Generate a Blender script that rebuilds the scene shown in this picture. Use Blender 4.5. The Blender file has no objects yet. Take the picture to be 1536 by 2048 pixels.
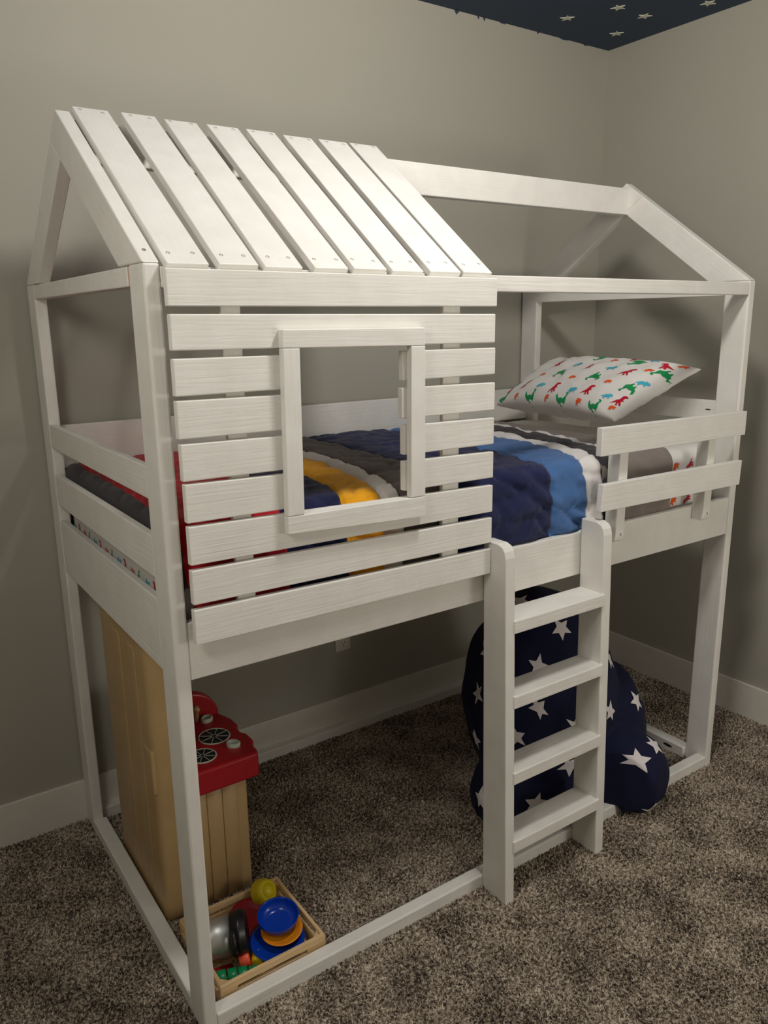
import bpy, bmesh, math, random
from mathutils import Vector, Matrix, noise, geometry
random.seed(7)
S = bpy.context.scene
COL = S.collection

# ------------------------------------------------------------------ camera
cam_d = bpy.data.cameras.new('camera')
cam_d.sensor_fit = 'VERTICAL'; cam_d.sensor_height = 36.0
cam_d.lens = 1576.4 / 2048.0 * 36.0
cam_d.clip_start = 0.02
cam = bpy.data.objects.new('camera', cam_d); COL.objects.link(cam)
_r = Vector((0.82223152, -0.56900942, -0.01279125)); _u = Vector((0.14484769, 0.1874683, 0.97153218)); _f = Vector((0.55041301, 0.80067716, -0.23656205))
cam.matrix_world = Matrix(((_r.x, _u.x, -_f.x, -0.49667), (_r.y, _u.y, -_f.y, -1.49411), (_r.z, _u.z, -_f.z, 1.62806), (0, 0, 0, 1)))
S.camera = cam

# ------------------------------------------------------------------ world, light, exposure
w = bpy.data.worlds.new('world'); S.world = w; w.use_nodes = True
w.node_tree.nodes['Background'].inputs[0].default_value = (0.8, 0.85, 1.0, 1)
w.node_tree.nodes['Background'].inputs[1].default_value = 0.02
ld = bpy.data.lights.new('ceiling_lamp', 'POINT'); ld.energy = 45; ld.color = (1.0, 0.94, 0.855); ld.shadow_soft_size = 0.095
lo = bpy.data.objects.new('ceiling_lamp', ld); COL.objects.link(lo); lo.location = (0.80, -0.47, 2.635)
hd = bpy.data.lights.new('left_fill_light', 'POINT'); hd.energy = 20; hd.color = (1.0, 0.94, 0.855); hd.shadow_soft_size = 0.22  # added fill light, out of frame, to lift the left-facing sides
ho = bpy.data.objects.new('left_fill_light', hd); COL.objects.link(ho); ho.location = (-0.88, -0.75, 2.20)
td = bpy.data.lights.new('rear_fill_light', 'POINT'); td.energy = 24; td.color = (1.0, 0.94, 0.865); td.shadow_soft_size = 0.25  # added fill light behind the camera, brightens the right and lower parts
to = bpy.data.objects.new('rear_fill_light', td); COL.objects.link(to); to.location = (1.75, -2.0, 1.1)
S.view_settings.view_transform = 'Standard'; S.view_settings.look = 'None'
S.view_settings.exposure = 0.15; S.view_settings.gamma = 1.0; S.view_settings.use_curve_mapping = False

# ------------------------------------------------------------------ materials
def srgb(r, g, b):
    f = lambda c: (c / 12.92 if c <= 0.04045 else ((c + 0.055) / 1.055) ** 2.4)
    return (f(r / 255), f(g / 255), f(b / 255), 1)
class N:
    def __init__(s, name):
        s.m = bpy.data.materials.new(name); s.m.use_nodes = True; s.t = s.m.node_tree
        s.b = s.t.nodes['Principled BSDF']
    def n(s, typ, **kw):
        x = s.t.nodes.new(typ)
        for k, v in kw.items():
            if k.startswith('i_'):
                key = k[2:]
                key = int(key) if key.isdigit() else key.replace('_', ' ')
                x.inputs[key].default_value = v
            else: setattr(x, k, v)
        return x
    def l(s, a, b): s.t.links.new(a, b)
    def coord(s, scale=(1, 1, 1), kind='Object', rnd=False):
        tc = s.n('ShaderNodeTexCoord'); mp = s.n('ShaderNodeMapping'); mp.inputs['Scale'].default_value = scale
        src = tc.outputs[kind]
        if rnd:
            oi = s.n('ShaderNodeObjectInfo'); ad = s.n('ShaderNodeVectorMath', operation='MULTIPLY_ADD')
            cb = s.n('ShaderNodeCombineXYZ')
            for i in range(3): s.l(oi.outputs['Random'], cb.inputs[i])
            ad.inputs[1].default_value = (7.3, 3.1, 5.7)
            s.l(cb.outputs[0], ad.inputs[0]); s.l(src, ad.inputs[2]); src = ad.outputs[0]
        s.l(src, mp.inputs['Vector']); return mp.outputs['Vector']
    def bump(s, h, strength, dist=0.002, prev=None):
        bp = s.n('ShaderNodeBump'); bp.inputs['Strength'].default_value = strength; bp.inputs['Distance'].default_value = dist
        s.l(h, bp.inputs['Height'])
        if prev is not None: s.l(prev, bp.inputs['Normal'])
        s.l(bp.outputs[0], s.b.inputs['Normal']); return bp.outputs[0]
    def ramp(s, fac, stops):
        r = s.n('ShaderNodeValToRGB')
        e = r.color_ramp.elements
        while len(e) < len(stops): e.new(0.5)
        for i, (p, c) in enumerate(stops): e[i].position = p; e[i].color = c
        s.l(fac, r.inputs[0]); return r.outputs[0]
def plain(name, col, rough=0.5, metal=0.0, spec=0.5, bump=0.0, bscale=60, vary=0.0):
    q = N(name); q.b.inputs['Roughness'].default_value = rough; q.b.inputs['Metallic'].default_value = metal
    q.b.inputs['Specular IOR Level'].default_value = spec
    v = q.coord()
    nz = q.n('ShaderNodeTexNoise'); nz.inputs['Scale'].default_value = bscale; nz.inputs['Detail'].default_value = 3; q.l(v, nz.inputs['Vector'])
    d = max(vary, 0.02)
    q.l(q.ramp(nz.outputs['Fac'], [(0.3, tuple(c * (1 - d) for c in col[:3]) + (1,)), (0.7, tuple(min(1, c * (1 + d)) for c in col[:3]) + (1,))]), q.b.inputs['Base Color'])
    if bump: q.bump(nz.outputs['Fac'], bump)
    return q.m
def painted_wood():
    q = N('white_painted_wood')
    q.b.inputs['Roughness'].default_value = 0.5; q.b.inputs['Specular IOR Level'].default_value = 0.4
    v = q.coord((5, 130, 130), rnd=True)
    a = q.n('ShaderNodeTexNoise'); a.inputs['Scale'].default_value = 1.0; a.inputs['Detail'].default_value = 4; a.inputs['Distortion'].default_value = 0.6; q.l(v, a.inputs['Vector'])
    v2 = q.coord((14, 14, 14), rnd=True)
    b = q.n('ShaderNodeTexNoise'); b.inputs['Scale'].default_value = 1.0; b.inputs['Detail'].default_value = 3; q.l(v2, b.inputs['Vector'])
    q.l(q.ramp(b.outputs['Fac'], [(0.3, srgb(232, 230, 224)), (0.75, srgb(240, 238, 233))]), q.b.inputs['Base Color'])
    p1 = q.bump(a.outputs['Fac'], 0.6, 0.0014)
    q.bump(b.outputs['Fac'], 0.25, 0.002, p1)
    return q.m
def wall_paint(name, col):
    q = N(name); q.b.inputs['Roughness'].default_value = 0.62; q.b.inputs['Specular IOR Level'].default_value = 0.3
    v = q.coord()
    a = q.n('ShaderNodeTexNoise'); a.inputs['Scale'].default_value = 90; a.inputs['Detail'].default_value = 4; q.l(v, a.inputs['Vector'])
    b = q.n('ShaderNodeTexNoise'); b.inputs['Scale'].default_value = 1.7; b.inputs['Detail'].default_value = 2; q.l(v, b.inputs['Vector'])
    q.l(q.ramp(b.outputs['Fac'], [(0.3, tuple(c * 0.97 for c in col[:3]) + (1,)), (0.7, col)]), q.b.inputs['Base Color'])
    q.bump(a.outputs['Fac'], 0.12, 0.0015)
    return q.m
def carpet(name, tuft):
    q = N(name); q.b.inputs['Roughness'].default_value = 0.95; q.b.inputs['Specular IOR Level'].default_value = 0.1
    ge = q.n('ShaderNodeNewGeometry')
    a = q.n('ShaderNodeTexNoise'); a.inputs['Scale'].default_value = 120 if tuft else 150; a.inputs['Detail'].default_value = 2; q.l(ge.outputs['Position'], a.inputs['Vector'])
    b = q.n('ShaderNodeTexNoise'); b.inputs['Scale'].default_value = 7; b.inputs['Detail'].default_value = 3; q.l(ge.outputs['Position'], b.inputs['Vector'])
    mx = q.n('ShaderNodeMath', operation='MULTIPLY_ADD'); q.l(b.outputs['Fac'], mx.inputs[0]); mx.inputs[1].default_value = 0.35; q.l(a.outputs['Fac'], mx.inputs[2])
    c = q.ramp(mx.outputs[0], [(0.50, srgb(70, 60, 51)), (0.61, srgb(130, 117, 103)), (0.73, srgb(190, 176, 159)), (0.86, srgb(232, 220, 204))])
    q.l(c, q.b.inputs['Base Color'])
    if not tuft: q.bump(a.outputs['Fac'], 0.8, 0.006)
    return q.m
def fabric(name, col, rough=0.85, scale=420, sheen=0.15, vary=0.08):
    q = N(name); q.b.inputs['Roughness'].default_value = rough; q.b.inputs['Specular IOR Level'].default_value = 0.2
    q.b.inputs['Sheen Weight'].default_value = sheen
    v = q.coord()
    a = q.n('ShaderNodeTexNoise'); a.inputs['Scale'].default_value = scale; a.inputs['Detail'].default_value = 2; q.l(v, a.inputs['Vector'])
    b = q.n('ShaderNodeTexNoise'); b.inputs['Scale'].default_value = 22; b.inputs['Detail'].default_value = 3; q.l(v, b.inputs['Vector'])
    q.l(q.ramp(b.outputs['Fac'], [(0.3, tuple(c * (1 - vary) for c in col[:3]) + (1,)), (0.7, tuple(min(1, c * (1 + vary)) for c in col[:3]) + (1,))]), q.b.inputs['Base Color'])
    p1 = q.bump(a.outputs['Fac'], 0.2, 0.0006); q.bump(b.outputs['Fac'], 0.25, 0.004, p1)
    return q.m
def pine(name, c1, c2):
    q = N(name); q.b.inputs['Roughness'].default_value = 0.6
    v = q.coord((6, 90, 90), rnd=True)
    a = q.n('ShaderNodeTexNoise'); a.inputs['Scale'].default_value = 1.0; a.inputs['Detail'].default_value = 3; a.inputs['Distortion'].default_value = 1.0; q.l(v, a.inputs['Vector'])
    q.l(q.ramp(a.outputs['Fac'], [(0.35, c1), (0.65, c2)]), q.b.inputs['Base Color']); q.bump(a.outputs['Fac'], 0.2, 0.001)
    return q.m
M = {}
M['wood'] = painted_wood()
M['wall'] = wall_paint('greige_wall_paint', srgb(175, 172, 161))
M['trim'] = plain('white_trim_paint', srgb(226, 222, 214), 0.4, bscale=30)
M['ceiling'] = wall_paint('navy_ceiling_paint', srgb(50, 66, 88))
M['carpet'] = carpet('carpet_backing', False)
M['pile'] = carpet('carpet_yarn', True)
M['hole'] = plain('bare_screw_hole', srgb(112, 82, 70), 0.8)
M['bare'] = plain('bare_wood', srgb(206, 168, 146), 0.7)
M['dark'] = plain('dark_slot', srgb(40, 36, 32), 0.8)
M['sheet'] = fabric('white_cotton', srgb(232, 229, 225), vary=0.02)
M['red_p'] = fabric('red_print', srgb(196, 22, 48)); M['green_p'] = fabric('green_print', srgb(24, 148, 84))
M['cyan_p'] = fabric('cyan_print', srgb(76, 182, 208)); M['orange_p'] = fabric('orange_print', srgb(236, 92, 30))
M['q_red'] = fabric('quilt_red', srgb(190, 30, 42)); M['q_navy'] = fabric('quilt_navy', srgb(30, 36, 76)); M['q_yel'] = fabric('quilt_gold', srgb(242, 172, 30))
M['q_white'] = fabric('quilt_white', srgb(228, 224, 222), vary=0.03); M['q_gray'] = fabric('quilt_grey', srgb(100, 92, 88)); M['q_blue'] = fabric('quilt_blue', srgb(72, 110, 164))
M['q_char'] = fabric('quilt_charcoal', srgb(56, 53, 58)); M['gsheet'] = fabric('grey_sheet', srgb(134, 124, 118))
M['gdark'] = fabric('dark_grey_sheet', srgb(112, 104, 98))
M['bag'] = fabric('navy_canvas', srgb(24, 27, 56), sheen=0.02, vary=0.05); M['star'] = fabric('white_star_print', srgb(226, 220, 222), vary=0.02)
M['tan'] = plain('tan_plastic', srgb(186, 156, 110), 0.42, bump=0.05, bscale=9, vary=0.06)
M['redpl'] = plain('red_plastic', srgb(168, 18, 30), 0.38, vary=0.04)
M['blackpl'] = plain('black_plastic', srgb(22, 22, 26), 0.35); M['greypl'] = plain('grey_plastic', srgb(190, 200, 190), 0.35)
M['pine'] = pine('pale_pine', srgb(214, 178, 128), srgb(232, 202, 156))
M['steel'] = plain('satin_silver', srgb(200, 200, 198), 0.42, metal=0.75)
M['bluepl'] = plain('blue_plastic', srgb(10, 62, 176), 0.2); M['orangepl'] = plain('orange_plastic', srgb(240, 146, 26), 0.3)
M['yellowpl'] = plain('yellow_plastic', srgb(226, 204, 30), 0.35); M['greenpl'] = plain('green_plastic', srgb(0, 146, 88), 0.35)
M['coral'] = plain('coral_plastic', srgb(244, 92, 60), 0.35); M['whitepl'] = plain('white_plastic', srgb(232, 228, 220), 0.4)
M['glowstar'] = plain('pale_star_plastic', srgb(216, 220, 200), 0.5)

# ------------------------------------------------------------------ helpers
WM = {}
def link(name, me, mat=None, parent=None, mw=None, smooth=False):
    o = bpy.data.objects.new(name, me); COL.objects.link(o)
    mw = mw or Matrix.Identity(4)
    if parent is not None:
        o.parent = parent; o.matrix_parent_inverse = WM[parent.name].inverted()
    o.matrix_basis = mw; WM[o.name] = mw.copy()
    if me is not None and mat is not None and len(me.materials) == 0:
        for m in (mat if isinstance(mat, (list, tuple)) else [mat]): me.materials.append(M[m])
    if me is not None and smooth:
        for p in me.polygons: p.use_smooth = True
    return o
def tag(o, label=None, cat=None, group=None, kind=None):
    if label: o['label'] = label
    if cat: o['category'] = cat
    if group: o['group'] = group
    if kind: o['kind'] = kind
    return o
def empty(name, loc): 
    o = link(name, None, mw=Matrix.Translation(loc)); o.empty_display_size = 0.1; return o
def T(*a): return Matrix.Translation(a)
AX = {'x': Matrix.Identity(4), 'y': Matrix.Rotation(math.pi / 2, 4, 'Z'), 'z': Matrix.Rotation(-math.pi / 2, 4, 'Y')}
def box_mesh(dx, dy, dz, bev=0.002, seg=1):
    bm = bmesh.new(); bmesh.ops.create_cube(bm, size=1.0)
    for v in bm.verts: v.co = Vector((v.co.x * dx, v.co.y * dy, v.co.z * dz))
    if bev: bmesh.ops.bevel(bm, geom=bm.edges[:], offset=min(bev, min(dx, dy, dz) * 0.4), segments=seg, affect='EDGES', profile=0.5)
    me = bpy.data.meshes.new('m'); bm.to_mesh(me); bm.free(); return me
def board(name, x0, x1, y0, y1, z0, z1, parent, mat='wood', bev=0.0025, seg=2):
    d = (x1 - x0, y1 - y0, z1 - z0); k = max(range(3), key=lambda i: d[i]); ax = 'xyz'[k]
    dim = d if ax == 'x' else ((d[1], d[0], d[2]) if ax == 'y' else (d[2], d[1], d[0]))
    return link(name, box_mesh(*dim, bev, seg), mat, parent, T((x0 + x1) / 2, (y0 + y1) / 2, (z0 + z1) / 2) @ AX[ax])
def prism_mesh(poly, t0, t1, bev=0.002, seg=2, plane='xz', shear=None):
    bm = bmesh.new()
    def P(a, b, t): return {'xz': (a, t, b), 'yz': (t, a, b), 'xy': (a, b, t)}[plane]
    lo_ = [bm.verts.new(P(a, b, t0)) for a, b in poly]; hi = [bm.verts.new(P(a, b, t1)) for a, b in poly]
    n = len(poly)
    bm.faces.new(lo_); bm.faces.new(hi[::-1])
    for i in range(n): bm.faces.new((lo_[i], hi[i], hi[(i + 1) % n], lo_[(i + 1) % n]))
    bmesh.ops.recalc_face_normals(bm, faces=bm.faces[:])
    if bev: bmesh.ops.bevel(bm, geom=[e for e in bm.edges if e.calc_face_angle(0) > 0.5], offset=bev, segments=seg, affect='EDGES', profile=0.5)
    if shear:
        for v in bm.verts: v.co = Vector(shear(v.co))
    me = bpy.data.meshes.new('m'); bm.to_mesh(me); bm.free(); return me
def recentre(me, rot=None):
    # move mesh so that its origin is the middle of its box; rot: local frame (long axis = local x)
    vs = [v.co.copy() for v in me.vertices]
    c = Vector([(min(v[i] for v in vs) + max(v[i] for v in vs)) / 2 for i in range(3)])
    mw = Matrix.Translation(c) @ (rot or Matrix.Identity(4))
    me.transform(mw.inverted()); return mw
def prism(name, poly, t0, t1, parent, mat='wood', plane='xz', bev=0.002, seg=2, rot=None, shear=None):
    me = prism_mesh(poly, t0, t1, bev, seg, plane, shear); mw = recentre(me, rot)
    return link(name, me, mat, parent, mw)
def lathe_mesh(prof, seg=40, cap=False):
    vs, fs = [], []
    for r, z in prof:
        for k in range(seg):
            a = 2 * math.pi * k / seg; vs.append((r * math.cos(a), r * math.sin(a), z))
    for i in range(len(prof) - 1):
        for k in range(seg):
            fs.append((i * seg + k, i * seg + (k + 1) % seg, (i + 1) * seg + (k + 1) % seg, (i + 1) * seg + k))
    me = bpy.data.meshes.new('m'); me.from_pydata(vs, [], fs)
    bm = bmesh.new(); bm.from_mesh(me); bmesh.ops.remove_doubles(bm, verts=bm.verts[:], dist=1e-5)
    bmesh.ops.recalc_face_normals(bm, faces=bm.faces[:]); bm.to_mesh(me); bm.free(); return me
def tube_mesh(pts, r, seg=10):
    vs, fs = [], []; n = len(pts); pts = [Vector(p) for p in pts]
    for i, p in enumerate(pts):
        t = (pts[min(i + 1, n - 1)] - pts[max(i - 1, 0)]).normalized()
        a = t.orthogonal().normalized() if i == 0 else (a - t * a.dot(t)).normalized()
        b = t.cross(a)
        for k in range(seg):
            g = 2 * math.pi * k / seg; vs.append(p + r * (math.cos(g) * a + math.sin(g) * b))
    for i in range(n - 1):
        for k in range(seg): fs.append((i * seg + k, i * seg + (k + 1) % seg, (i + 1) * seg + (k + 1) % seg, (i + 1) * seg + k))
    fs.append(tuple(range(seg))[::-1]); fs.append(tuple((n - 1) * seg + k for k in range(seg)))
    me = bpy.data.meshes.new('m'); me.from_pydata([tuple(v) for v in vs], [], fs); return me
def star_poly(R, r=0.45, rot=math.pi / 2, wob=0.0):
    return [((R if k % 2 == 0 else R * r) * (1 + random.uniform(-wob, wob)) * math.cos(rot + k * math.pi / 5), (R if k % 2 == 0 else R * r) * math.sin(rot + k * math.pi / 5)) for k in range(10)]
def tess(poly, step):
    # triangulate a 2-D outline with inner grid points so that it can follow a curved surface
    pts = []; n = len(poly)
    for i in range(n):
        a, b = Vector(poly[i]), Vector(poly[(i + 1) % n]); m = max(1, int((b - a).length / step))
        pts += [a.lerp(b, k / m) for k in range(m)]
    ne = len(pts); edges = [(i, (i + 1) % ne) for i in range(ne)]
    xs = [p.x for p in pts]; ys = [p.y for p in pts]
    y = min(ys) + step / 2
    while y < max(ys):
        x = min(xs) + step / 2
        while x < max(xs): pts.append(Vector((x, y))); x += step
        y += step
    r = geometry.delaunay_2d_cdt(pts, edges, [tuple(range(ne))], 1, 1e-6)
    return r[0], r[2]

# ------------------------------------------------------------------ room
L, W = 2.0, 1.03
XB, YB, ZC = L + 0.4432, 1.037, 2.738
XL, YF, FZ = -1.05, -2.5, -0.008
def slab(name, x0, x1, y0, y1, z0, z1, mat, label, cat, bev=0.0):
    o = link(name, box_mesh(x1 - x0, y1 - y0, z1 - z0, bev, 2), mat, None, T((x0 + x1) / 2, (y0 + y1) / 2, (z0 + z1) / 2))
    return tag(o, label, cat, kind='structure')
floor = slab('floor', XL, XB, YF, YB, FZ - 0.1, FZ, 'carpet', 'brown speckled carpet floor of the bedroom', 'floor')
slab('ceiling', XL, XB, YF, YB, ZC, ZC + 0.1, 'ceiling', 'dark navy painted ceiling with pale stars', 'ceiling')
wall_back = slab('wall_back', XL, XB, YB, YB + 0.1, FZ, ZC, 'wall', 'greige wall behind the long side of the bed', 'wall')
slab('wall_right', XB, XB + 0.1, YF, YB, FZ, ZC, 'wall', 'greige wall beyond the pillow end of the bed', 'wall')
slab('wall_left', XL - 0.1, XL, YF, YB, FZ, ZC, 'wall', 'greige wall far to the left, out of frame', 'wall')
slab('wall_front', XL, XB, YF - 0.1, YF, FZ, ZC, 'wall', 'greige wall behind the camera, out of frame', 'wall')
BH = 0.142
slab('baseboard_back', XL, XB - 0.0125, YB - 0.012, YB, FZ, BH, 'trim', 'white baseboard along the wall behind the bed', 'baseboard', 0.002)
slab('baseboard_right', XB - 0.012, XB, YF, YB, FZ, BH, 'trim', 'white baseboard along the right hand wall', 'baseboard', 0.002)
# navy paint smears left on the wall just under the ceiling line
for k, (px, ww, hh) in enumerate([(1.60, 0.020, 0.010), (1.705, 0.010, 0.008), (1.735, 0.010, 0.010), (1.83, 0.030, 0.004), (2.02, 0.010, 0.006), (2.17, 0.05, 0.003), (2.3, 0.03, 0.003)]):
    poly = [(px + ww * (0.5 + 0.1 * math.sin(3 * k + j)) * math.cos(a) , ZC - 0.0005 + min(0, hh * math.sin(a) * (1 + 0.3 * math.sin(5 * j + k)))) for j, a in enumerate([math.pi + i * math.pi / 8 for i in range(9)])]
    prism('paint_smear', poly, YB - 0.0008, YB + 0.001, wall_back, 'ceiling', bev=0)

# carpet pile: countless little yarn ends over the floor
def pile():
    me = bpy.data.meshes.new('pile'); x0, x1, y0, y1 = XL, XB, -1.6, YB
    me.from_pydata([(x0, y0, FZ), (x1, y0, FZ), (x1, y1, FZ), (x0, y1, FZ)], [], [(0, 1, 2, 3)])
    o = link('carpet_pile', me, 'pile', floor); tag(o, kind='stuff')
    ng = bpy.data.node_groups.new('pile', 'GeometryNodeTree')
    ng.interface.new_socket('Geometry', in_out='INPUT', socket_type='NodeSocketGeometry'); ng.interface.new_socket('Geometry', in_out='OUTPUT', socket_type='NodeSocketGeometry')
    nn = ng.nodes; gi = nn.new('NodeGroupInput'); go = nn.new('NodeGroupOutput')
    dp = nn.new('GeometryNodeDistributePointsOnFaces'); dp.inputs['Density'].default_value = 52000
    cone = nn.new('GeometryNodeMeshCone'); cone.inputs['Vertices'].default_value = 5; cone.inputs['Radius Top'].default_value = 0.0012; cone.inputs['Radius Bottom'].default_value = 0.0026; cone.inputs['Depth'].default_value = 0.0125
    sm = nn.new('GeometryNodeSetMaterial'); sm.inputs['Material'].default_value = M['pile']
    ip = nn.new('GeometryNodeInstanceOnPoints')
    rv = nn.new('FunctionNodeRandomValue'); rv.data_type = 'FLOAT_VECTOR'; rv.inputs[0].default_value = (-0.95, -0.95, 0); rv.inputs[1].default_value = (0.95, 0.95, 6.28)
    rs = nn.new('FunctionNodeRandomValue'); rs.data_type = 'FLOAT_VECTOR'; rs.inputs[0].default_value = (0.7, 0.7, 0.6); rs.inputs[1].default_value = (1.2, 1.2, 1.05)
    lk = ng.links.new
    lk(gi.outputs[0], dp.inputs['Mesh']); lk(dp.outputs['Points'], ip.inputs['Points']); lk(cone.outputs['Mesh'], sm.inputs['Geometry']); lk(sm.outputs[0], ip.inputs['Instance'])
    lk(rv.outputs[0], ip.inputs['Rotation']); lk(rs.outputs[0], ip.inputs['Scale']); lk(ip.outputs[0], go.inputs[0])
    md = o.modifiers.new('pile', 'NODES'); md.node_group = ng
pile()

# ------------------------------------------------------------------ loft bed
bed = empty('house_loft_bed', (1.0, 0.5, FZ))
tag(bed, 'white painted wooden house-shaped loft bed with slatted roof and ladder', 'bed')
PX, PY = 0.033, 0.087
ZE = 1.737
for x0 in (0.0, L - PX):
    for y0 in (0.0, W - PY):
        board('post', x0, x0 + PX, y0, y0 + PY, FZ, ZE, bed, bev=0.005)
RH, RD = 0.036, 0.039
board('floor_rail', PX, L - PX, 0.0, RD, FZ, RH, bed, bev=0.004)
board('floor_rail', PX, L - PX, W - RD, W, FZ, RH, bed, bev=0.004)
board('floor_rail', 0.0, 0.042, PY, W - PY, FZ, RH, bed, bev=0.004)
fr = board('floor_rail', L - 0.046, L, PY, W - PY, FZ, RH, bed, bev=0.004)
def oval_hole(parent, mw, a, b):
    me = bpy.data.meshes.new('m'); me.from_pydata([(a * math.cos(t * math.pi / 8), b * math.sin(t * math.pi / 8), 0) for t in range(16)], [], [tuple(range(16))])
    return link('pocket_hole', me, 'dark', parent, mw)
RX = Matrix.Rotation(-math.pi / 2, 4, 'Y')
oval_hole(fr, T(L - 0.0465, 0.155, 0.017) @ RX @ Matrix.Rotation(math.pi / 2, 4, 'Z'), 0.020, 0.006)
# side rails carrying the mattress
board('side_rail', PX, L - PX, 0.004, 0.026, 0.893, 1.022, bed)
board('side_rail', PX, L - PX, W - 0.026, W - 0.004, 0.893, 1.022, bed)
board('back_guard_board', PX, L - PX, W - 0.045, W - 0.025, 1.205, 1.335, bed)
board('mattress_base', 0.04, L - 0.04, 0.03, W - 0.03, 0.94, 0.975, bed)
for x0 in (0.0015, L - 0.0195):
    for z0, z1 in ((1.276, 1.345), (1.105, 1.197), (0.895, 1.058)):
        ob = board('end_board', x0, x0 + 0.018, PY, W - PY, z0, z1, bed)
        if x0 > 1 and z0 > 1.2: oval_hole(ob, T(x0 - 0.0006, 0.12, 1.313) @ RX @ Matrix.Rotation(math.pi / 2, 4, 'Z'), 0.011, 0.0025)
# eave rails
board('eave_rail', PX, L - PX, 0.0, 0.036, 1.692, 1.731, bed)
er = board('eave_rail', 0.0, 0.034, PY + 0.009, W - PY, 1.697, 1.735, bed)
tag(board('bare_rail_end', 0.002, 0.032, PY, PY + 0.009, 1.6985, 1.7335, bed, 'bare', 0), 'unpainted bare wood end')
board('eave_rail', L - 0.034, L, PY, W - PY, 1.692, 1.735, bed)
# rafters
def hole_me_early():
    m_ = lathe_mesh([(0.0, -0.0006), (0.0022, -0.0002), (0.0038, 0.0004)], 10); m_.materials.append(M['hole']); return m_
ya, za = W / 2, 2.098
sl = (za - ZE) / ya; th = math.atan(sl); RW = 0.085
vo = RW / math.cos(th)                                   # vertical thickness of a sloping rafter
def low_f(y): return ZE + sl * y - vo
def low_b(y): return ZE + sl * (W - y) - vo
y_end = ya + vo / (2 * sl)                                # front lower edge meets the back slope
full = [(0, ZE), (ya, za), (y_end, ZE + sl * (W - y_end)), (vo / sl, ZE)]
short = [(y_end, ZE + sl * (W - y_end)), (W, ZE), (W - vo / sl, ZE), (ya, low_f(ya))]
mir = lambda P: [(W - a, b) for a, b in P]
RF = Matrix.Rotation(math.pi / 2, 4, 'Z') @ Matrix.Rotation(-th, 4, 'Y')      # local x up the front slope
RB = Matrix.Rotation(-math.pi / 2, 4, 'Z') @ Matrix.Rotation(-th, 4, 'Y')
for x0, sides in ((0.0, ((full, RF), (short, RB))), (L - PX, ((mir(full), RB), (mir(short), RF)))):
    for P, R_ in sides: prism('rafter', P, x0, x0 + PX, bed, plane='yz', rot=R_, bev=0.003)
link('screw_hole', hole_me_early(), None, bed, T(0.017, 0.035, ZE + sl * 0.035 + 0.0004) @ Matrix.Rotation(th, 4, 'X'))
board('ridge_beam', PX, L - PX, ya - 0.017, ya + 0.017, 1.988, 2.078, bed, bev=0.003)
# roof planks with screws
bx = [((.046, .130), (.033, .115)), ((.150, .234), (.135, .217)), ((.249, .335), (.231, .315)), ((.363, .445), (.342, .423)), ((.459, .545), (.436, .52)), ((.562, .648), (.536, .621)), ((.667, .758), (.64, .728)), ((.766, .855), (.736, .823))]
tx = [((.044, .126), (.032, .112)), ((.156, .239), (.14, .222)), ((.262, .346), (.244, .326)), ((.371, .458), (.351, .435)), ((.479, .563), (.456, .537)), ((.588, .676), (.562, .648)), ((.697, .788), (.668, .757)), ((.798, .89), (.767, .857))]
mixx = lambda p, k: (p[0][k] * 0.5 + p[1][k] * 0.5)
slope_dir = Vector((0, math.cos(th), math.sin(th))); nrm = Vector((0, -math.sin(th), math.cos(th))); roof0 = Vector((0, 0, ZE))
len_top = ya / math.cos(th) + 0.006
hole_me = lathe_mesh([(0.0, -0.0006), (0.0022, -0.0002), (0.0040, 0.0004)], 10); hole_me.materials.append(M['hole'])
for i in range(8):
    b0, b1, t0, t1 = mixx(bx[i], 0), mixx(bx[i], 1), mixx(tx[i], 0), mixx(tx[i], 1)
    s0 = -0.0135 / math.cos(th) - 0.004 * (i / 7)
    # local frame: x along the slope, y along -X world, z = roof normal
    cx = (b0 + b1 + t0 + t1) / 4; cs = (s0 + len_top) / 2; off_top = 0.010 + 0.0015 * math.sin(2.1 * i); thick = 0.017
    Rm = Matrix((( 0, -1, 0), (slope_dir.y, 0, nrm.y), (slope_dir.z, 0, nrm.z))).to_4x4()
    mw = Matrix.Translation(roof0 + Vector((cx, 0, 0)) + slope_dir * cs + nrm * (off_top - thick / 2)) @ Rm
    poly = [(s0 - cs, cx - b0), (len_top - cs, cx - t0), (len_top - cs, cx - t1), (s0 - cs, cx - b1)]
    me = prism_mesh(poly, -thick / 2, thick / 2, 0.0022, 2, 'xy')
    pl = link('roof_plank', me, 'wood', bed, mw)
    for sx, a0, a1 in ((s0 + 0.036, b0, b1), (len_top - 0.014, t0, t1)):
        for q in (0.2, 0.8):
            link('screw_hole', hole_me, None, pl, mw @ T(sx - cs + random.uniform(-.004, .004), cx - (a0 + (a1 - a0) * (q + random.uniform(-.05, .05))), thick / 2))
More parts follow.
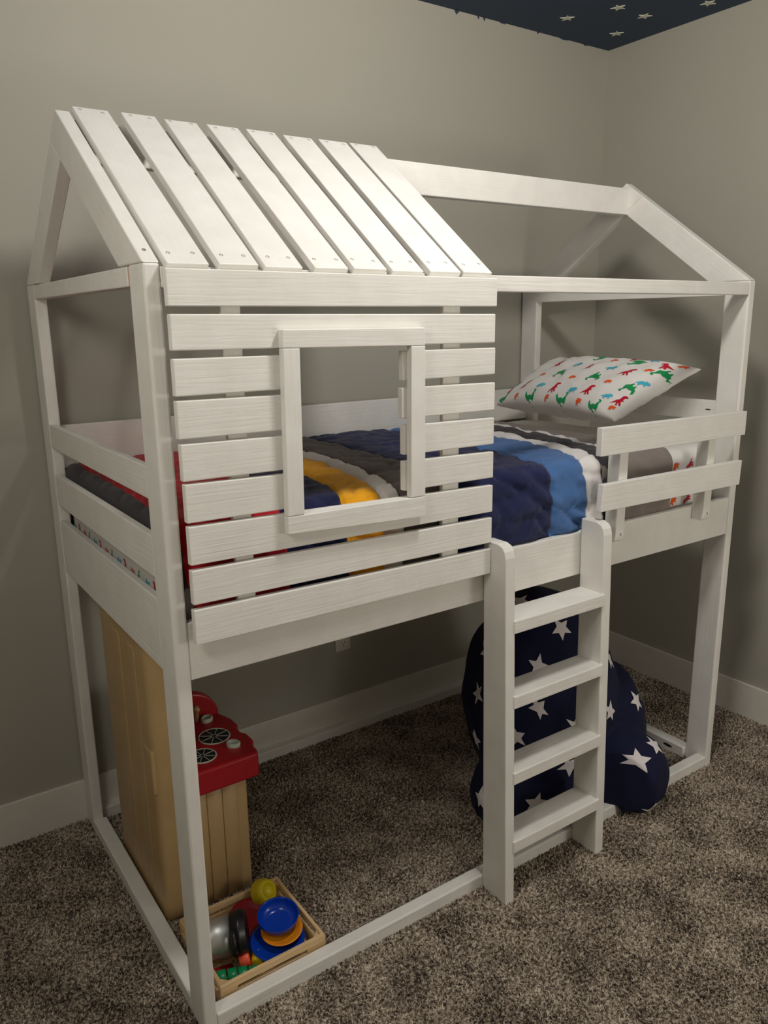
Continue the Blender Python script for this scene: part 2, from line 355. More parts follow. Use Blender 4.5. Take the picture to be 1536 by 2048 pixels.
# front siding with window
YS0, YS1 = -0.031, -0.014
rows = [((1.7265, 1.658), (1.7225, 1.6565)), ((1.644, 1.577), (1.639, 1.571)), ((1.562, 1.491), (1.559, 1.495)), ((1.483, 1.409), (1.475, 1.407)), ((1.399, 1.3256), (1.388, 1.3214)), ((1.320, 1.2414), (1.302, 1.2354)), ((1.234, 1.154), (1.216, 1.146)), ((1.143, 1.070), (1.131, 1.064)), ((1.059, .983), (1.048, .980))]
xl = [.031, .033, .033, .033, .0355, .0375, .0385, .0385, .0375]; xr = [.849, .845, .847, .848, .8475, .8475, .8475, .8465, .845]
rs_ = {2: (.272, .566), 3: (.275, .563), 4: (.273, .568), 5: (.274, .568)}
for i, ((zl1, zl0), (zr1, zr0)) in enumerate(rows):
    a, b = xl[i], xr[i]
    def strip(x0, x1):
        f = lambda p, q, x: p + (q - p) * (x - a) / (b - a)
        prism('siding_board', [(x0, f(zl0, zr0, x0)), (x1, f(zl0, zr0, x1)), (x1, f(zl1, zr1, x1)), (x0, f(zl1, zr1, x0))], YS0, YS1, bed, bev=0.0022)
    if i in rs_: strip(a, rs_[i][0]); strip(rs_[i][1], b)
    else: strip(a, b)
board('batten', .142, .184, -0.0138, -0.0008, 0.99, 1.70, bed); board('batten', .696, .748, -0.0138, -0.0008, 0.99, 1.70, bed)
YC0, YC1 = -0.050, -0.0312
prism('window_casing', [(.2545, 1.5755), (.616, 1.571), (.616, 1.6106), (.2545, 1.6124)], YC0, YC1, bed)
prism('window_casing', [(.250, 1.1877), (.616, 1.1715), (.616, 1.2225), (.2495, 1.2265)], YC0, YC1, bed)
RZ = AX['z']
prism('window_casing', [(.2505, 1.2268), (.291, 1.2266), (.294, 1.5748), (.2550, 1.5752)], YC0, YC1, bed, rot=RZ)
prism('window_casing', [(.574, 1.2235), (.616, 1.2228), (.616, 1.5706), (.5765, 1.5710)], YC0, YC1, bed, rot=RZ)
# guard rail at the head
for x0 in (1.328, 1.757):
    gp = prism('guard_post', [(0.0035, 0.984), (-0.030, 0.981), (-0.038, 0.986), (-0.040, 1.0), (-0.040, 1.315), (0.0035, 1.315)], x0, x0 + 0.038, bed, plane='yz', rot=RZ, bev=0.003)
    link('screw_hole', hole_me, None, gp, T(x0 + 0.021, -0.0402, 1.004) @ Matrix.Rotation(math.radians(90), 4, 'X'))
prism('guard_rail_board', [(1.221, 1.252), (1.921, 1.250), (1.921, 1.327), (1.221, 1.332)], -0.060, -0.0405, bed)
prism('guard_rail_board', [(1.232, 1.092), (1.915, 1.085), (1.919, 1.166), (1.238, 1.170)], -0.060, -0.0405, bed)
# ladder
def stringer(xb, xt, wd):
    prof = [(-0.098, FZ), (-0.001, FZ), (-0.001, 1.066), (-0.055, 1.066), (-0.072, 1.060), (-0.081, 1.048), (-0.085, 1.03)]
    prism('ladder_rail', prof, 0, wd, bed, plane='yz', rot=RZ, bev=0.003, shear=lambda c: (c.x + xb + (xt - xb) * (c.z - FZ) / 1.06, c.y, c.z))
stringer(0.866, 0.846, 0.034); stringer(1.246, 1.221, 0.036)
for zt in (0.858, 0.641, 0.411, 0.194):
    k = zt / 1.06; xa = 0.866 - 0.020 * k + 0.034; xb_ = 1.246 - 0.025 * k; yf = -0.098 + 0.013 * k - 0.005
    board('ladder_step', xa - 0.006, xb_ + 0.007, yf, yf + 0.09, zt - 0.037, zt, bed, bev=0.003)

# ------------------------------------------------------------------ dinosaur print outlines
DINO = {
 'red_p': [(-.5,-.3),(-.28,-.12),(-.12,.02),(0,.12),(.08,.3),(.16,.42),(.34,.45),(.46,.36),(.44,.28),(.3,.25),(.25,.16),(.24,.05),(.33,.0),(.31,-.04),(.22,-.02),(.17,-.12),(.2,-.25),(.26,-.42),(.12,-.42),(.08,-.25),(.02,-.2),(.02,-.42),(-.12,-.42),(-.08,-.3),(-.1,-.18),(-.25,-.22)],
 'green_p': [(-.5,.1),(-.45,-.1),(-.3,-.25),(-.1,-.3),(0,-.45),(.06,-.45),(.06,-.3),(.2,-.3),(.24,-.45),(.32,-.44),(.32,-.22),(.4,-.05),(.35,.1),(.28,.2),(.3,.36),(.24,.45),(.1,.44),(.06,.36),(.14,.36),(.2,.3),(.16,.15),(.1,.02),(-.08,.02),(-.22,-.1),(-.35,-.02)],
 'cyan_p': [(-.5,-.08),(-.35,.05),(-.2,.18),(.02,.22),(.15,.2),(.2,.34),(.28,.2),(.38,.22),(.5,.08),(.46,-.06),(.34,-.1),(.28,-.1),(.28,-.3),(.18,-.3),(.15,-.14),(-.1,-.14),(-.14,-.3),(-.25,-.3),(-.25,-.1),(-.38,-.06)],
 'orange_p': [(-.45,-.15),(-.3,.02),(-.24,.2),(-.14,.14),(-.06,.32),(.04,.2),(.14,.3),(.2,.14),(.32,.1),(.45,-.02),(.42,-.1),(.28,-.1),(.26,-.3),(.15,-.3),(.13,-.16),(-.08,-.16),(-.1,-.3),(-.21,-.3),(-.22,-.12)]}
DT = {k: tess(v, 0.12) for k, v in DINO.items()}
def prints(parent, items, surf):
    for it in items: link('dino_print', print_mesh([it], surf), it[6], parent)
def print_mesh(items, surf):
    # items: (u, v, su, sv, rot, flip, kind); surf(u, v) -> point just above the cloth
    vs, fs = [], []
    for (u, v, su, sv, rot, fl, kind) in items:
        P, F = DT[kind]; b = len(vs); c, s = math.cos(rot), math.sin(rot)
        for p in P:
            x, y = p.x * fl, p.y
            vs.append(tuple(surf(u + (c * x - s * y) * su, v + (s * x + c * y) * sv)))
        fs += [tuple(b + i for i in f) for f in F]
    me = bpy.data.meshes.new('m'); me.from_pydata(vs, [], fs); return me

# ------------------------------------------------------------------ mattress
MX0, MX1, MY0, MY1, MZ0, MZ1 = 0.04, 1.955, 0.046, 0.975, 0.976, 1.205
bm = bmesh.new(); bmesh.ops.create_cube(bm, size=1)
for v in bm.verts: v.co = Vector(((MX0 + MX1) / 2 + v.co.x * (MX1 - MX0), (MY0 + MY1) / 2 + v.co.y * (MY1 - MY0), (MZ0 + MZ1) / 2 + v.co.z * (MZ1 - MZ0)))
bmesh.ops.bevel(bm, geom=bm.edges[:], offset=0.05, segments=5, affect='EDGES', profile=0.6)
me = bpy.data.meshes.new('m'); bm.to_mesh(me); bm.free(); mw = recentre(me)
mattress = link('mattress', me, 'sheet', None, mw, True)
tag(mattress, 'mattress in a white dinosaur-print fitted sheet lying in the loft bed', 'mattress')
K = ['green_p', 'orange_p', 'red_p', 'cyan_p']
for kind in K:
    it = []
    for j, zc in enumerate((1.035, 1.085, 1.135)):
        for i in range(16):
            if K[(i + 2 * j) % 4] == kind: it.append((0.10 + i * 0.055 + 0.02 * (j % 2), zc, 0.040, 0.040, 0.2 + math.pi * (i % 2), 1, kind))
    prints(mattress, it, lambda u, v: (MX0 - 0.0012, u, v))
    it = []
    for j, zc in enumerate((1.04, 1.10, 1.155)):
        for i in range(3):
            if K[(i + 2 * j + 1) % 4] == kind: it.append((1.715 + i * 0.075 + 0.03 * (j % 2), zc, 0.042, 0.042, 0.6 + i, -1, kind))
    prints(mattress, it, lambda u, v: (u, MY0 - 0.0012, v))

# ------------------------------------------------------------------ quilt and sheet
def drape_profile(y0, y1, ztop, drop_f, drop_b, rad, n, bulge=0.0):
    # cross-section from the front bottom edge over the top to the back
    pts = []
    m1, m2 = max(2, int(n * 0.22)), max(2, int(n * 0.10))
    for k in range(m1): pts.append((y0 - bulge * math.sin(math.pi * (0.12 + 0.88 * k / m1)) , ztop - rad - drop_f * (1 - k / m1)))
    for k in range(m2): a = math.pi / 2 * k / m2; pts.append((y0 + rad - rad * math.cos(a), ztop - rad + rad * math.sin(a)))
    m3 = int(n * 0.55)
    for k in range(m3): pts.append((y0 + rad + (y1 - y0 - 2 * rad) * k / m3, ztop))
    for k in range(m2): a = math.pi / 2 * k / m2; pts.append((y1 - rad + rad * math.sin(a), ztop - rad + rad * math.cos(a)))
    for k in range(4): pts.append((y1, ztop - rad - drop_b * (k + 1) / 4))
    return pts
def cloth(name, bounds, mats, prof, xfun, nper, puff, seed, end_drop=None, thick=0.006):
    # bounds: list of stripe limits (front x, skew); columns follow the limits so that stripe seams are mesh edges
    cols = []
    for i in range(len(bounds) - 1):
        wdt = bounds[i + 1][0] - bounds[i][0]; m = max(3, int(wdt / nper))
        for k in range(m): cols.append((i, k / m))
    cols.append((len(bounds) - 2, 1.0))
    vs, fs, mi = [], [], []; nr = len(prof)
    yt0 = prof[0][0]
    for (i, t) in cols:
        for j, (y, z) in enumerate(prof):
            e = 1 - math.exp(-max(0, y - yt0 - 0.03) / 0.30)
            xa = bounds[i][0] + bounds[i][1] * e; xb2 = bounds[i + 1][0] + bounds[i + 1][1] * e
            x = xa + (xb2 - xa) * t
            z2 = z; dn = 0
            if end_drop and x < end_drop[0]:
                d = end_drop[0] - x; r_ = 0.03
                a = min(d / r_, math.pi / 2)
                x = end_drop[0] - r_ * math.sin(a); z2 = max(z - r_ * (1 - math.cos(a)) - max(0, d - r_ * math.pi / 2), end_drop[1])
            # outward direction of the cross-section
            y_a, z_a = prof[max(j - 1, 0)]; y_b, z_b = prof[min(j + 1, nr - 1)]
            tn = Vector((0, y_b - y_a, z_b - z_a)).normalized(); nn = Vector((0, -tn.z, tn.y))
            seam = math.sin(math.pi * t); row = j / nr
            p = Vector((x * 7 + seed, y * 7, z * 7))
            wr = noise.noise(Vector((x * 9 + seed, y * 16, z * 16))) * 0.5 + noise.noise(Vector((x * 26, y * 30 + seed, z * 30))) * 0.35
            fold = abs(noise.noise(Vector((x * 11 + z * 9 + seed, y * 4, z * 13))))
            side = 1.0 if abs(nn.y) > 0.5 and nn.y < 0 else 0.0
            cr = (1 - abs(noise.noise(Vector((x * 6 + seed, y * 13, z * 15 + x * 5))))) ** 6 + 0.35 * (1 - abs(noise.noise(Vector((x * 20, y * 30 + seed, z * 34 - x * 9))))) ** 8
            q = puff * (0.8 * seam ** 0.3 + 0.4 * wr - 0.7 * cr) + side * puff * (1.5 * fold - 0.3)
            if t in (0.0,) : q -= puff * 0.25
            vs.append((x, max(y + nn.y * q, 0.0275 if z2 < 1.024 else 0.001), z2 + nn.z * q))
    for c in range(len(cols) - 1):
        for j in range(nr - 1):
            fs.append((c * nr + j, c * nr + j + 1, (c + 1) * nr + j + 1, (c + 1) * nr + j)); mi.append(cols[c][0])
    me = bpy.data.meshes.new('m'); me.from_pydata(vs, [], fs)
    o = link(name, me, mats, None, Matrix.Identity(4), True)
    for p_, k in zip(me.polygons, mi): p_.material_index = k
    bm = bmesh.new(); bm.from_mesh(me); bmesh.ops.recalc_face_normals(bm, faces=bm.faces[:]); bm.to_mesh(me); bm.free()
    if sum(p_.normal.z for p_ in me.polygons) < 0: me.flip_normals()
    mw_ = recentre(me); o.matrix_basis = mw_; WM[o.name] = mw_
    md = o.modifiers.new('thickness', 'SOLIDIFY'); md.thickness = thick; md.offset = -1
    return o
prof_q = drape_profile(0.030, 0.976, 1.226, 0.172, 0.02, 0.045, 110, 0.012)
bounds = [(-.115, 0.0), (.045, 0.02), (.285, .11), (.445, .12), (.548, .12), (.603, .12), (.77, .09), (1.12, .09), (1.265, .16), (1.335, .15), (1.405, .19), (1.42, .19)]
quilt = cloth('striped_quilt', bounds, ['q_char', 'q_red', 'q_navy', 'q_yel', 'q_white', 'q_gray', 'q_navy', 'q_blue', 'q_white', 'q_char', 'q_white'], prof_q, None, 0.0065, 0.0135, 3.3, end_drop=(0.062, 1.095))
tag(quilt, 'quilt striped red, navy, gold, white, grey and blue over the mattress', 'quilt')
prof_s = drape_profile(0.0275, 0.974, 1.2195, 0.160, 0.02, 0.045, 70)
sheet = cloth('grey_top_sheet', [(1.335, 0.12), (1.44, .16), (1.675, .05)], ['gdark', 'gsheet'], prof_s, None, 0.010, 0.005, 8.1, thick=0.003)
tag(sheet, 'plain grey flat sheet folded back between quilt and pillow', 'sheet')

# ------------------------------------------------------------------ pillow
PA, PB, PC, PD = Vector((1.700, .885, 1.288)), Vector((1.68, .275, 1.282)), Vector((1.93, .125, 1.452)), Vector((1.94, .83, 1.452))
pn = (PB - PA).cross(PD - PA).normalized()
if pn.z < 0: pn = -pn
def pil(u, v, side=1, lift=0.0):
    u = max(-1, min(1, u)); v = max(-1, min(1, v))
    U = u * (1 - .07 * (1 - v * v)); V = v * (1 - .07 * (1 - u * u))
    a, b, c, d = (1 - U) / 2, (1 + U) / 2, (1 - V) / 2, (1 + V) / 2
    P0 = PA * (a * c) + PB * (b * c) + PC * (b * d) + PD * (a * d)
    h = max(0, 1 - u * u) ** .42 * max(0, 1 - v * v) ** .30
    edge = (1 - (1 - abs(u)) * (1 - abs(v)))
    wr = noise.noise(Vector((u * 5.5, v * 2.2, 1.7))) * 0.010 + noise.noise(Vector((u * 14 + v * 6, v * 5, 4.2))) * 0.004
    return P0 + pn * (h * (.086 if side > 0 else -.066) + wr * (h ** 0.5) * side + lift)
vs, fs = [], []; n = 56
g = [math.sin(math.pi / 2 * (-1 + 2 * k / n)) for k in range(n + 1)]
for side in (1, -1):
    b0 = len(vs)
    for i in range(n + 1):
        for j in range(n + 1): vs.append(tuple(pil(g[i], g[j], side)))
    for i in range(n):
        for j in range(n):
            q = (b0 + i * (n + 1) + j, b0 + (i + 1) * (n + 1) + j, b0 + (i + 1) * (n + 1) + j + 1, b0 + i * (n + 1) + j + 1)
            fs.append(q if side > 0 else q[::-1])
me = bpy.data.meshes.new('m'); me.from_pydata(vs, [], fs)
bm = bmesh.new(); bm.from_mesh(me); bmesh.ops.remove_doubles(bm, verts=bm.verts[:], dist=1e-5); bmesh.ops.recalc_face_normals(bm, faces=bm.faces[:]); bm.to_mesh(me); bm.free()
mw = recentre(me); pillow = link('pillow', me, 'sheet', None, mw, True)
tag(pillow, 'plump white pillow printed with red, green, blue and orange dinosaurs', 'pillow')
PRT = {
 'green_p': [(-.90, -.88), (-.37, -.88), (.17, -.88), (.68, -.88), (-.9, .11), (-.19, -.16), (.35, -.17), (.86, -.24), (-.55, .83), (-.01, .72), (.52, .62), (.93, .42)],
 'orange_p': [(-.62, -.9), (-.08, -.92), (.45, -.9), (-.5, -.17), (.07, -.27), (.6, -.24), (-.80, .86), (-.3, .73), (.26, .6), (.80, .4), (.92, .86), (.9, -.8), (-.92, -.3)],
 'red_p': [(-.9, -.62), (-.62, -.55), (-.04, -.67), (.47, -.6), (.90, -.58), (-.45, .3), (.12, .19), (.65, .17), (-.04, .9), (.39, .88), (.84, .7)],
 'cyan_p': [(-.85, -.45), (-.29, -.63), (.26, -.67), (.75, -.6), (-.86, .66), (-.14, .29), (.4, .24), (.90, .04), (.63, .88), (-.3, .92)]}
for kind, pts in PRT.items():
    it = []
    for (u, v) in pts:
        s = {'green_p': 0.056, 'red_p': 0.050, 'cyan_p': 0.041, 'orange_p': 0.032}[kind]
        rt = {'green_p': -0.25, 'red_p': 0.35, 'cyan_p': 0.3, 'orange_p': 0.6}[kind]
        if kind == 'green_p' and v > -0.5: rt += 2.9
        uu = max(-.94, min(.94, u)); vv = max(-.90, min(.93, v))
        it.append((uu, vv, s / 0.30, s / 0.155, rt, 1 if v < .6 else -1, kind))
    prints(pillow, it, lambda u, v: pil(u, v, 1, 0.0016))

# ------------------------------------------------------------------ bean bag
LB = [(Vector((1.433, .338, .295)), Vector((.265, .28, .409))), (Vector((1.393, .202, .042)), Vector((.345, .234, .191))), (Vector((1.545, .062, .127)), Vector((.145, .167, .148))), (Vector((1.622, .326, .16)), Vector((.207, .289, .276)))]
B0 = Vector((1.503, .18, .159))
def bag_pt(d, lift=0.0):
    d = d.normalized(); ts = []
    for c, r in LB:
        o = Vector([(B0[i] - c[i]) / r[i] for i in range(3)]); e = Vector([d[i] / r[i] for i in range(3)])
        A = e.dot(e); B = o.dot(e); C = o.dot(o) - 1
        ts.append((-B + math.sqrt(max(B * B - A * C, 0))) / A)
    k = 150.0; mx = max(ts); t = mx + math.log(sum(math.exp(k * (x - mx)) for x in ts)) / k
    p = B0 + d * t
    wr = noise.noise(p * 6.0) * 0.022 + noise.noise(Vector((p.x * 22, p.y * 22, p.z * 9))) * 0.006 - abs(noise.noise(Vector((p.x * 9 + 3, p.y * 9, p.z * 5)))) * 0.012
    p = B0 + d * (t + wr + lift)
    if p.x < 1.56:
        lim = 0.052 - lift - 0.24 * max(0.0, min(1.0, (p.x - 1.425) / 0.135))
        if p.y < lim: p.y = lim + (p.y - lim) * 0.08
    zf = FZ - lift
    if -0.02 < p.y < 0.055: zf = max(zf, 0.0375)
    if p.z < zf: p.z = zf
    return p
bm = bmesh.new(); bmesh.ops.create_icosphere(bm, subdivisions=6, radius=1)
for v in bm.verts: v.co = bag_pt(v.co)
me = bpy.data.meshes.new('m'); bm.to_mesh(me); bm.free()
mw = recentre(me); bag = link('bean_bag_chair', me, 'bag', None, mw, True)
tag(bag, 'navy bean bag chair with white stars slumped behind the ladder', 'bean bag')
SD = [(-0.271, 0.025, 0.962), (-0.547, 0.026, 0.837), (-0.732, 0.49, 0.474), (-0.81, 0.584, 0.055), (-0.983, 0.107, -0.149), (-0.746, -0.062, 0.663), (-0.645, -0.393, 0.655), (-0.926, 0.093, 0.365), (-0.863, -0.469, 0.187), (-0.95, -0.294, -0.108), (0.081, -0.173, 0.982), (0.692, -0.339, 0.637), (-0.091, -0.535, 0.84), (-0.057, -0.969, 0.24), (0.375, -0.882, 0.285), (-0.502, -0.842, -0.199), (0.107, -0.916, -0.386), (-0.293, 0.3, 0.908), (-0.572, 0.413, 0.709)]
for k, d in enumerate(SD):
    d = Vector(d).normalized(); c = bag_pt(d); R = 0.047 if k == 13 else 0.040
    e = 0.004; up = Vector((0, 0, 1)) if abs(d.z) < 0.93 else Vector((0, 1, 0))
    t1 = d.cross(up).normalized(); t2 = t1.cross(d)
    du = (bag_pt(d + t1 * 0.03) - bag_pt(d - t1 * 0.03)).length / 0.06; dv = (bag_pt(d + t2 * 0.03) - bag_pt(d - t2 * 0.03)).length / 0.06
    P, F = tess(star_poly(R, 0.45, 2.1 * k + 0.3 if k != 13 else 1.95, 0.08), 0.006)
    me = bpy.data.meshes.new('m'); me.from_pydata([tuple(bag_pt(d + t1 * (p.x / max(du, .1)) + t2 * (p.y / max(dv, .1)), 0.0035)) for p in P], [], [tuple(f) for f in F])
    link('star_patch', me, 'star', bag, None, True)

# ------------------------------------------------------------------ play kitchen
kit = empty('toy_kitchen', (0.19, 0.59, FZ))
tag(kit, 'tan plastic toy kitchen with red stove counter under the bed', 'toy kitchen')
def rbox(name, x0, x1, y0, y1, z0, z1, mat, parent, bev=0.012, seg=3):
    o = link(name, box_mesh(x1 - x0, y1 - y0, z1 - z0, bev, seg), mat, parent, T((x0 + x1) / 2, (y0 + y1) / 2, (z0 + z1) / 2), True); return o
back = rbox('back_panel', 0.05, 0.135, 0.395, 0.80, FZ, 0.86, 'tan', kit, 0.02, 4)
for yy in (0.47, 0.60): rbox('moulded_rib', 0.0475, 0.060, yy, yy + 0.06, 0.05, 0.80, 'tan', back, 0.006, 4)
rbox('moulded_band', 0.047, 0.06, 0.398, 0.455, 0.40, 0.53, 'tan', back, 0.006, 4)
base = rbox('cabinet_body', 0.13, 0.315, 0.40, 0.70, FZ, 0.375, 'tan', kit, 0.008)
for xx in (0.190, 0.236, 0.282): rbox('panel_board', xx - 0.0445, xx - 0.0005, 0.3965, 0.402, 0.004, 0.37, 'tan', base, 0.0015, 1)
cp = [(0.125, 0.378), (0.345, 0.378), (0.352, 0.40), (0.352, 0.44), (0.366, 0.452), (0.366, 0.50), (0.356, 0.515), (0.356, 0.55), (0.368, 0.565), (0.366, 0.61), (0.35, 0.66), (0.33, 0.71), (0.125, 0.71)]
ctr = prism('stove_counter', cp, 0.362, 0.437, kit, 'redpl', 'xy', 0.008, 3)
def disc(r0, r1, z0, z1, seg=32): return lathe_mesh([(0, z0), (r1, z0), (r1, z1), (r0, z1), (r0, z0 + 0.0002)][:4] + [(0, z1)], seg)
def burner(x, y, R):
    b = link('burner', lathe_mesh([(0, 0.0014), (R, 0.0014), (R + 0.001, 0)], 36), 'blackpl', ctr, T(x, y, 0.437))
    link('burner_ring', lathe_mesh([(R, 0.0016), (R + 0.002, 0.003), (R + 0.004, 0.0016), (R + 0.004, 0)], 36), 'greypl', b, T(x, y, 0.437))
    for k in range(8):
        a = k * math.pi / 4 + 0.2
        link('burner_spoke', box_mesh(R * 0.8, 0.0016, 0.001, 0), 'greypl', b, T(x, y, 0.439) @ Matrix.Rotation(a, 4, 'Z') @ T(R * 0.55, 0, 0))
burner(0.278, 0.535, 0.043); burner(0.208, 0.452, 0.036)
def knob(x, y, rot):
    me = lathe_mesh([(0, 0.006), (0.008, 0.006), (0.012, 0.012), (0.0155, 0.013), (0.017, 0.010), (0.016, 0)], 24)
    for v in me.vertices:
        if v.co.x < -0.004: v.co.x *= 1.45
    link('stove_knob', me, 'greypl', ctr, T(x, y, 0.437) @ Matrix.Rotation(rot, 4, 'Z'), True)
knob(0.300, 0.455, 2.4); knob(0.300, 0.640, 0.6)
arc = [(0.15, 0.43), (0.35, 0.43)] + [(0.25 + 0.10 * math.cos(a), 0.43 + 0.095 * math.sin(a)) for a in [math.pi * k / 14 for k in range(1, 14)]]
prism('sink_arch', arc, 0.665, 0.70, kit, 'redpl', 'xz', 0.006, 2)
link('tap', tube_mesh([(0.27, 0.655, 0.43), (0.27, 0.655, 0.478), (0.268, 0.645, 0.486), (0.266, 0.63, 0.484)], 0.009), 'tan', kit, None, True)

# ------------------------------------------------------------------ tray of toys
TX0, TX1, TY0, TY1, TZ = 0.062, 0.357, 0.046, 0.322, 0.060
tray = empty('wooden_toy_tray', ((TX0 + TX1) / 2, (TY0 + TY1) / 2, FZ))
tag(tray, 'slotted pale pine tray of toy dishes by the front corner post', 'tray')
t_ = 0.010
rbox('tray_bottom', TX0 + 0.002, TX1 - 0.002, TY0 + 0.002, TY1 - 0.002, FZ, FZ + 0.008, 'pine', tray, 0.001, 1)
for y0 in (TY0, TY1 - t_):
    board('tray_slat', TX0, TX1, y0, y0 + t_, 0.0405, TZ, tray, 'pine', 0.0015)
    board('tray_slat', TX0, TX1, y0, y0 + t_, FZ, 0.0295, tray, 'pine', 0.0015)
    for x0, x1 in ((TX0, TX0 + 0.045), (TX1 - 0.055, TX1)): board('tray_spacer', x0, x1, y0 + 0.0003, y0 + t_ - 0.0003, 0.0296, 0.0404, tray, 'pine', 0)
    board('tray_spacer', 0.19, 0.225, y0 + 0.002, y0 + t_ - 0.0003, 0.0296, 0.0404, tray, 'pine', 0) if y0 > 0.2 else None
for x0 in (TX0, TX1 - t_):
    board('tray_slat', x0, x0 + t_, TY0 + t_, TY1 - t_, 0.042, TZ, tray, 'pine', 0.0015)
    board('tray_slat', x0, x0 + t_, TY0 + t_, TY1 - t_, FZ, 0.020, tray, 'pine', 0.0015)
for cx_, cy_, sx, sy in ((TX0 + t_, TY0 + t_, 1, 1), (TX1 - t_, TY0 + t_, -1, 1), (TX0 + t_, TY1 - t_, 1, -1), (TX1 - t_, TY1 - t_, -1, -1)):
    prism('corner_block', [(cx_, cy_), (cx_ + sx * 0.022, cy_), (cx_, cy_ + sy * 0.022)], 0.0005, TZ - 0.004, tray, 'pine', 'xy', 0.001, 1)
def bowl_prof(R, H, rb, th=0.002):
    o = [(rb * 0.999, 0.0), (rb, 0.001)] + [(rb + (R - rb) * math.sin(a) ** 0.9, 0.002 + (H - 0.002) * (1 - math.cos(a))) for a in [math.pi / 2 * k / 10 for k in range(1, 11)]]
    i = [(max(r - th, 0), z + (th if k < len(o) - 2 else 0.0005)) for k, (r, z) in enumerate(o)][::-1]
    return [(0, 0)] + o + [(R + 0.001, H + 0.001)] + i[:-2] + [(0, th + 0.002)]
def plate_prof(R, H=0.010, th=0.002):
    return [(0, 0), (R * 0.55, 0), (R * 0.62, 0.002), (R * 0.9, H * 0.75), (R, H), (R + 0.0005, H + th), (R * 0.9, H * 0.75 + th), (R * 0.62, 0.002 + th), (R * 0.55, th), (0, th)]
ZT = FZ + 0.008
def toy(name, me, mat, mw, label, cat, group=None):
    o = link(name, me, mat, None, mw, True); return tag(o, label, cat, group)
RXm = lambda a: Matrix.Rotation(math.radians(a), 4, 'X'); RYm = lambda a: Matrix.Rotation(math.radians(a), 4, 'Y'); RZm = lambda a: Matrix.Rotation(math.radians(a), 4, 'Z')
G = 'toy dishes in the pine tray'
toy('toy_plate', lathe_mesh(plate_prof(0.072), 48), 'bluepl', T(0.258, 0.128, 0.028) @ RXm(4) @ RYm(-3), 'large blue plastic toy plate under the orange plate', 'toy plate', G)
toy('toy_saucer', lathe_mesh(plate_prof(0.055), 48), 'orangepl', T(0.276, 0.136, 0.0435) @ RXm(3) @ RYm(-4), 'orange plastic toy plate under the blue bowl', 'toy plate', G)
toy('toy_bowl', lathe_mesh(bowl_prof(0.055, 0.034, 0.026), 48), 'bluepl', T(0.279, 0.163, 0.050) @ RXm(9) @ RYm(-4), 'blue plastic toy bowl on top of the orange plate', 'toy bowl', G)
toy('toy_plate', lathe_mesh(plate_prof(0.056), 48), 'redpl', T(0.235, 0.252, 0.022) @ RXm(16) @ RYm(-6), 'red plastic toy plate behind the blue bowl', 'toy plate', G)
toy('toy_cup', lathe_mesh(bowl_prof(0.037, 0.036, 0.018), 40), 'yellowpl', T(0.305, 0.268, 0.072) @ RXm(-128) @ RYm(-14), 'yellow plastic toy cup tipped over in the tray corner', 'toy cup', G)
# pot lying on its side, mouth towards +x
pot = empty('toy_pot', (0.13, 0.185, ZT)); tag(pot, 'silver toy cooking pot with black rim lying on its side', 'toy pot', G)
PM = T(0.078, 0.215, 0.058) @ RZm(-24) @ RYm(84) @ Matrix.Scale(1.08, 4)
link('pot_body', lathe_mesh([(0, 0), (0.040, 0), (0.045, 0.005), (0.046, 0.078), (0.044, 0.078), (0.043, 0.006), (0, 0.006)], 48), 'steel', pot, PM, True)
link('pot_rim', lathe_mesh([(0.045, 0.076), (0.051, 0.078), (0.051, 0.090), (0.0535, 0.092), (0.0535, 0.100), (0.050, 0.102), (0.050, 0.112), (0.046, 0.114), (0.030, 0.113), (0.0, 0.110), (0.0, 0.080), (0.045, 0.076)], 48), 'blackpl', pot, PM, True)
for s in (-1, 1):
    hp = [(0.048 * math.cos(a * s) if False else s * (0.045 + 0.022 * math.sin(b)), 0.024 * math.cos(b), 0.086) for a, b in [(0, math.pi * k / 10) for k in range(11)]]
    link('pot_handle', tube_mesh(hp, 0.006, 8), 'blackpl', pot, PM @ RZm(70), True)
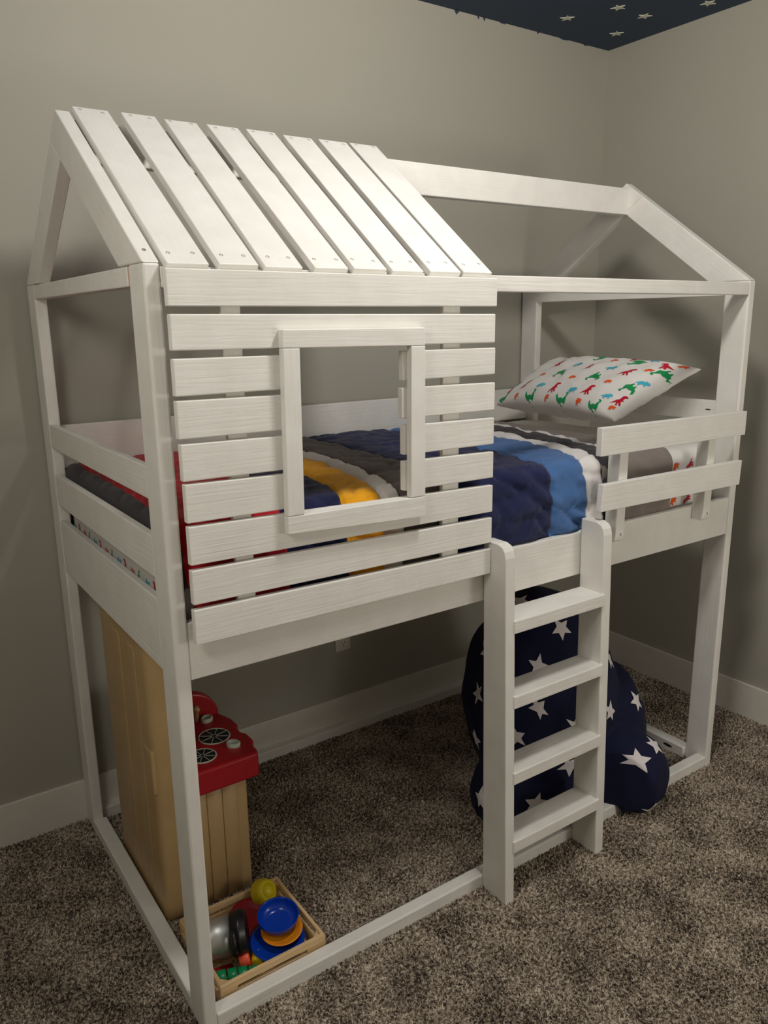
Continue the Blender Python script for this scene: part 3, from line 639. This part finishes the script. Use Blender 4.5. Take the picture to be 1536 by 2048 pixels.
# sliced vegetables
veg = empty('toy_cucumber', (0.13, 0.095, ZT)); tag(veg, 'green toy cucumber in slices beside the silver pot', 'toy food', 'toy food in the pine tray')
def slice_mesh(r, wd):
    return lathe_mesh([(0, 0), (r * 0.92, 0), (r, 0.0015), (r, wd - 0.0015), (r * 0.92, wd), (0, wd)], 24)
for k in range(4):
    link('cucumber_slice', slice_mesh(0.021 if k < 3 else 0.018, 0.023), 'greenpl', veg, T(0.077 + k * 0.0255, 0.108 - k * 0.0080, 0.0235 - 0.002 * k) @ RZm(-17) @ RYm(90), True)
toy('toy_tomato', slice_mesh(0.020, 0.026), 'coral', T(0.150, 0.130, 0.022) @ RZm(-20) @ RYm(78), 'coral red toy vegetable slice beside the cucumber', 'toy food', 'toy food in the pine tray')
toy('toy_corn', slice_mesh(0.014, 0.03), 'yellowpl', T(0.186, 0.108, 0.016) @ RZm(60) @ RYm(84), 'small yellow toy food piece under the blue plate', 'toy food', 'toy food in the pine tray')
toy('toy_bacon', box_mesh(0.06, 0.026, 0.008, 0.003, 2), 'redpl', T(0.105, 0.146, 0.006) @ RZm(-10), 'dark red toy food piece beneath the silver pot', 'toy food', 'toy food in the pine tray')

# ------------------------------------------------------------------ wall outlet
out = empty('wall_outlet', (1.031, YB, 0.398)); tag(out, 'white wall outlet plate under the bed', 'outlet')
rbox('cover_plate', 0.996, 1.066, YB - 0.006, YB, 0.340, 0.456, 'trim', out, 0.002, 2)
for zc in (0.372, 0.424):
    sk = rbox('socket', 1.014, 1.048, YB - 0.0075, YB - 0.003, zc - 0.016, zc + 0.016, 'whitepl', out, 0.004, 2)
    for dx, dz in ((-0.007, 0.004), (0.007, 0.004), (0, -0.008)): rbox('slot', 1.031 + dx - 0.0012, 1.031 + dx + 0.0012, YB - 0.0078, YB - 0.006, zc + dz - 0.004, zc + dz + 0.004, 'dark', sk, 0, 1)

# ------------------------------------------------------------------ stars on the ceiling
for (x, y, rot, lab) in [(2.004, .868, 0.2, 'pale star on the navy ceiling, farthest left of the five'), (2.086, .692, 1.0, 'pale star on the navy ceiling, middle of the upper three'), (2.239, .694, 0.5, 'pale star on the navy ceiling, right of the lowest star'), (2.301, .877, 0.1, 'pale star on the navy ceiling nearest the wall corner'), (2.332, .485, 0.8, 'small pale star on the navy ceiling, farthest right')]:
    poly = [(x + a, y + b) for a, b in star_poly(0.029, 0.42, rot)]
    o = prism('ceiling_star', poly, ZC - 0.002, ZC, None, 'glowstar', 'xy', 0); tag(o, lab, 'star', 'stars on the ceiling')
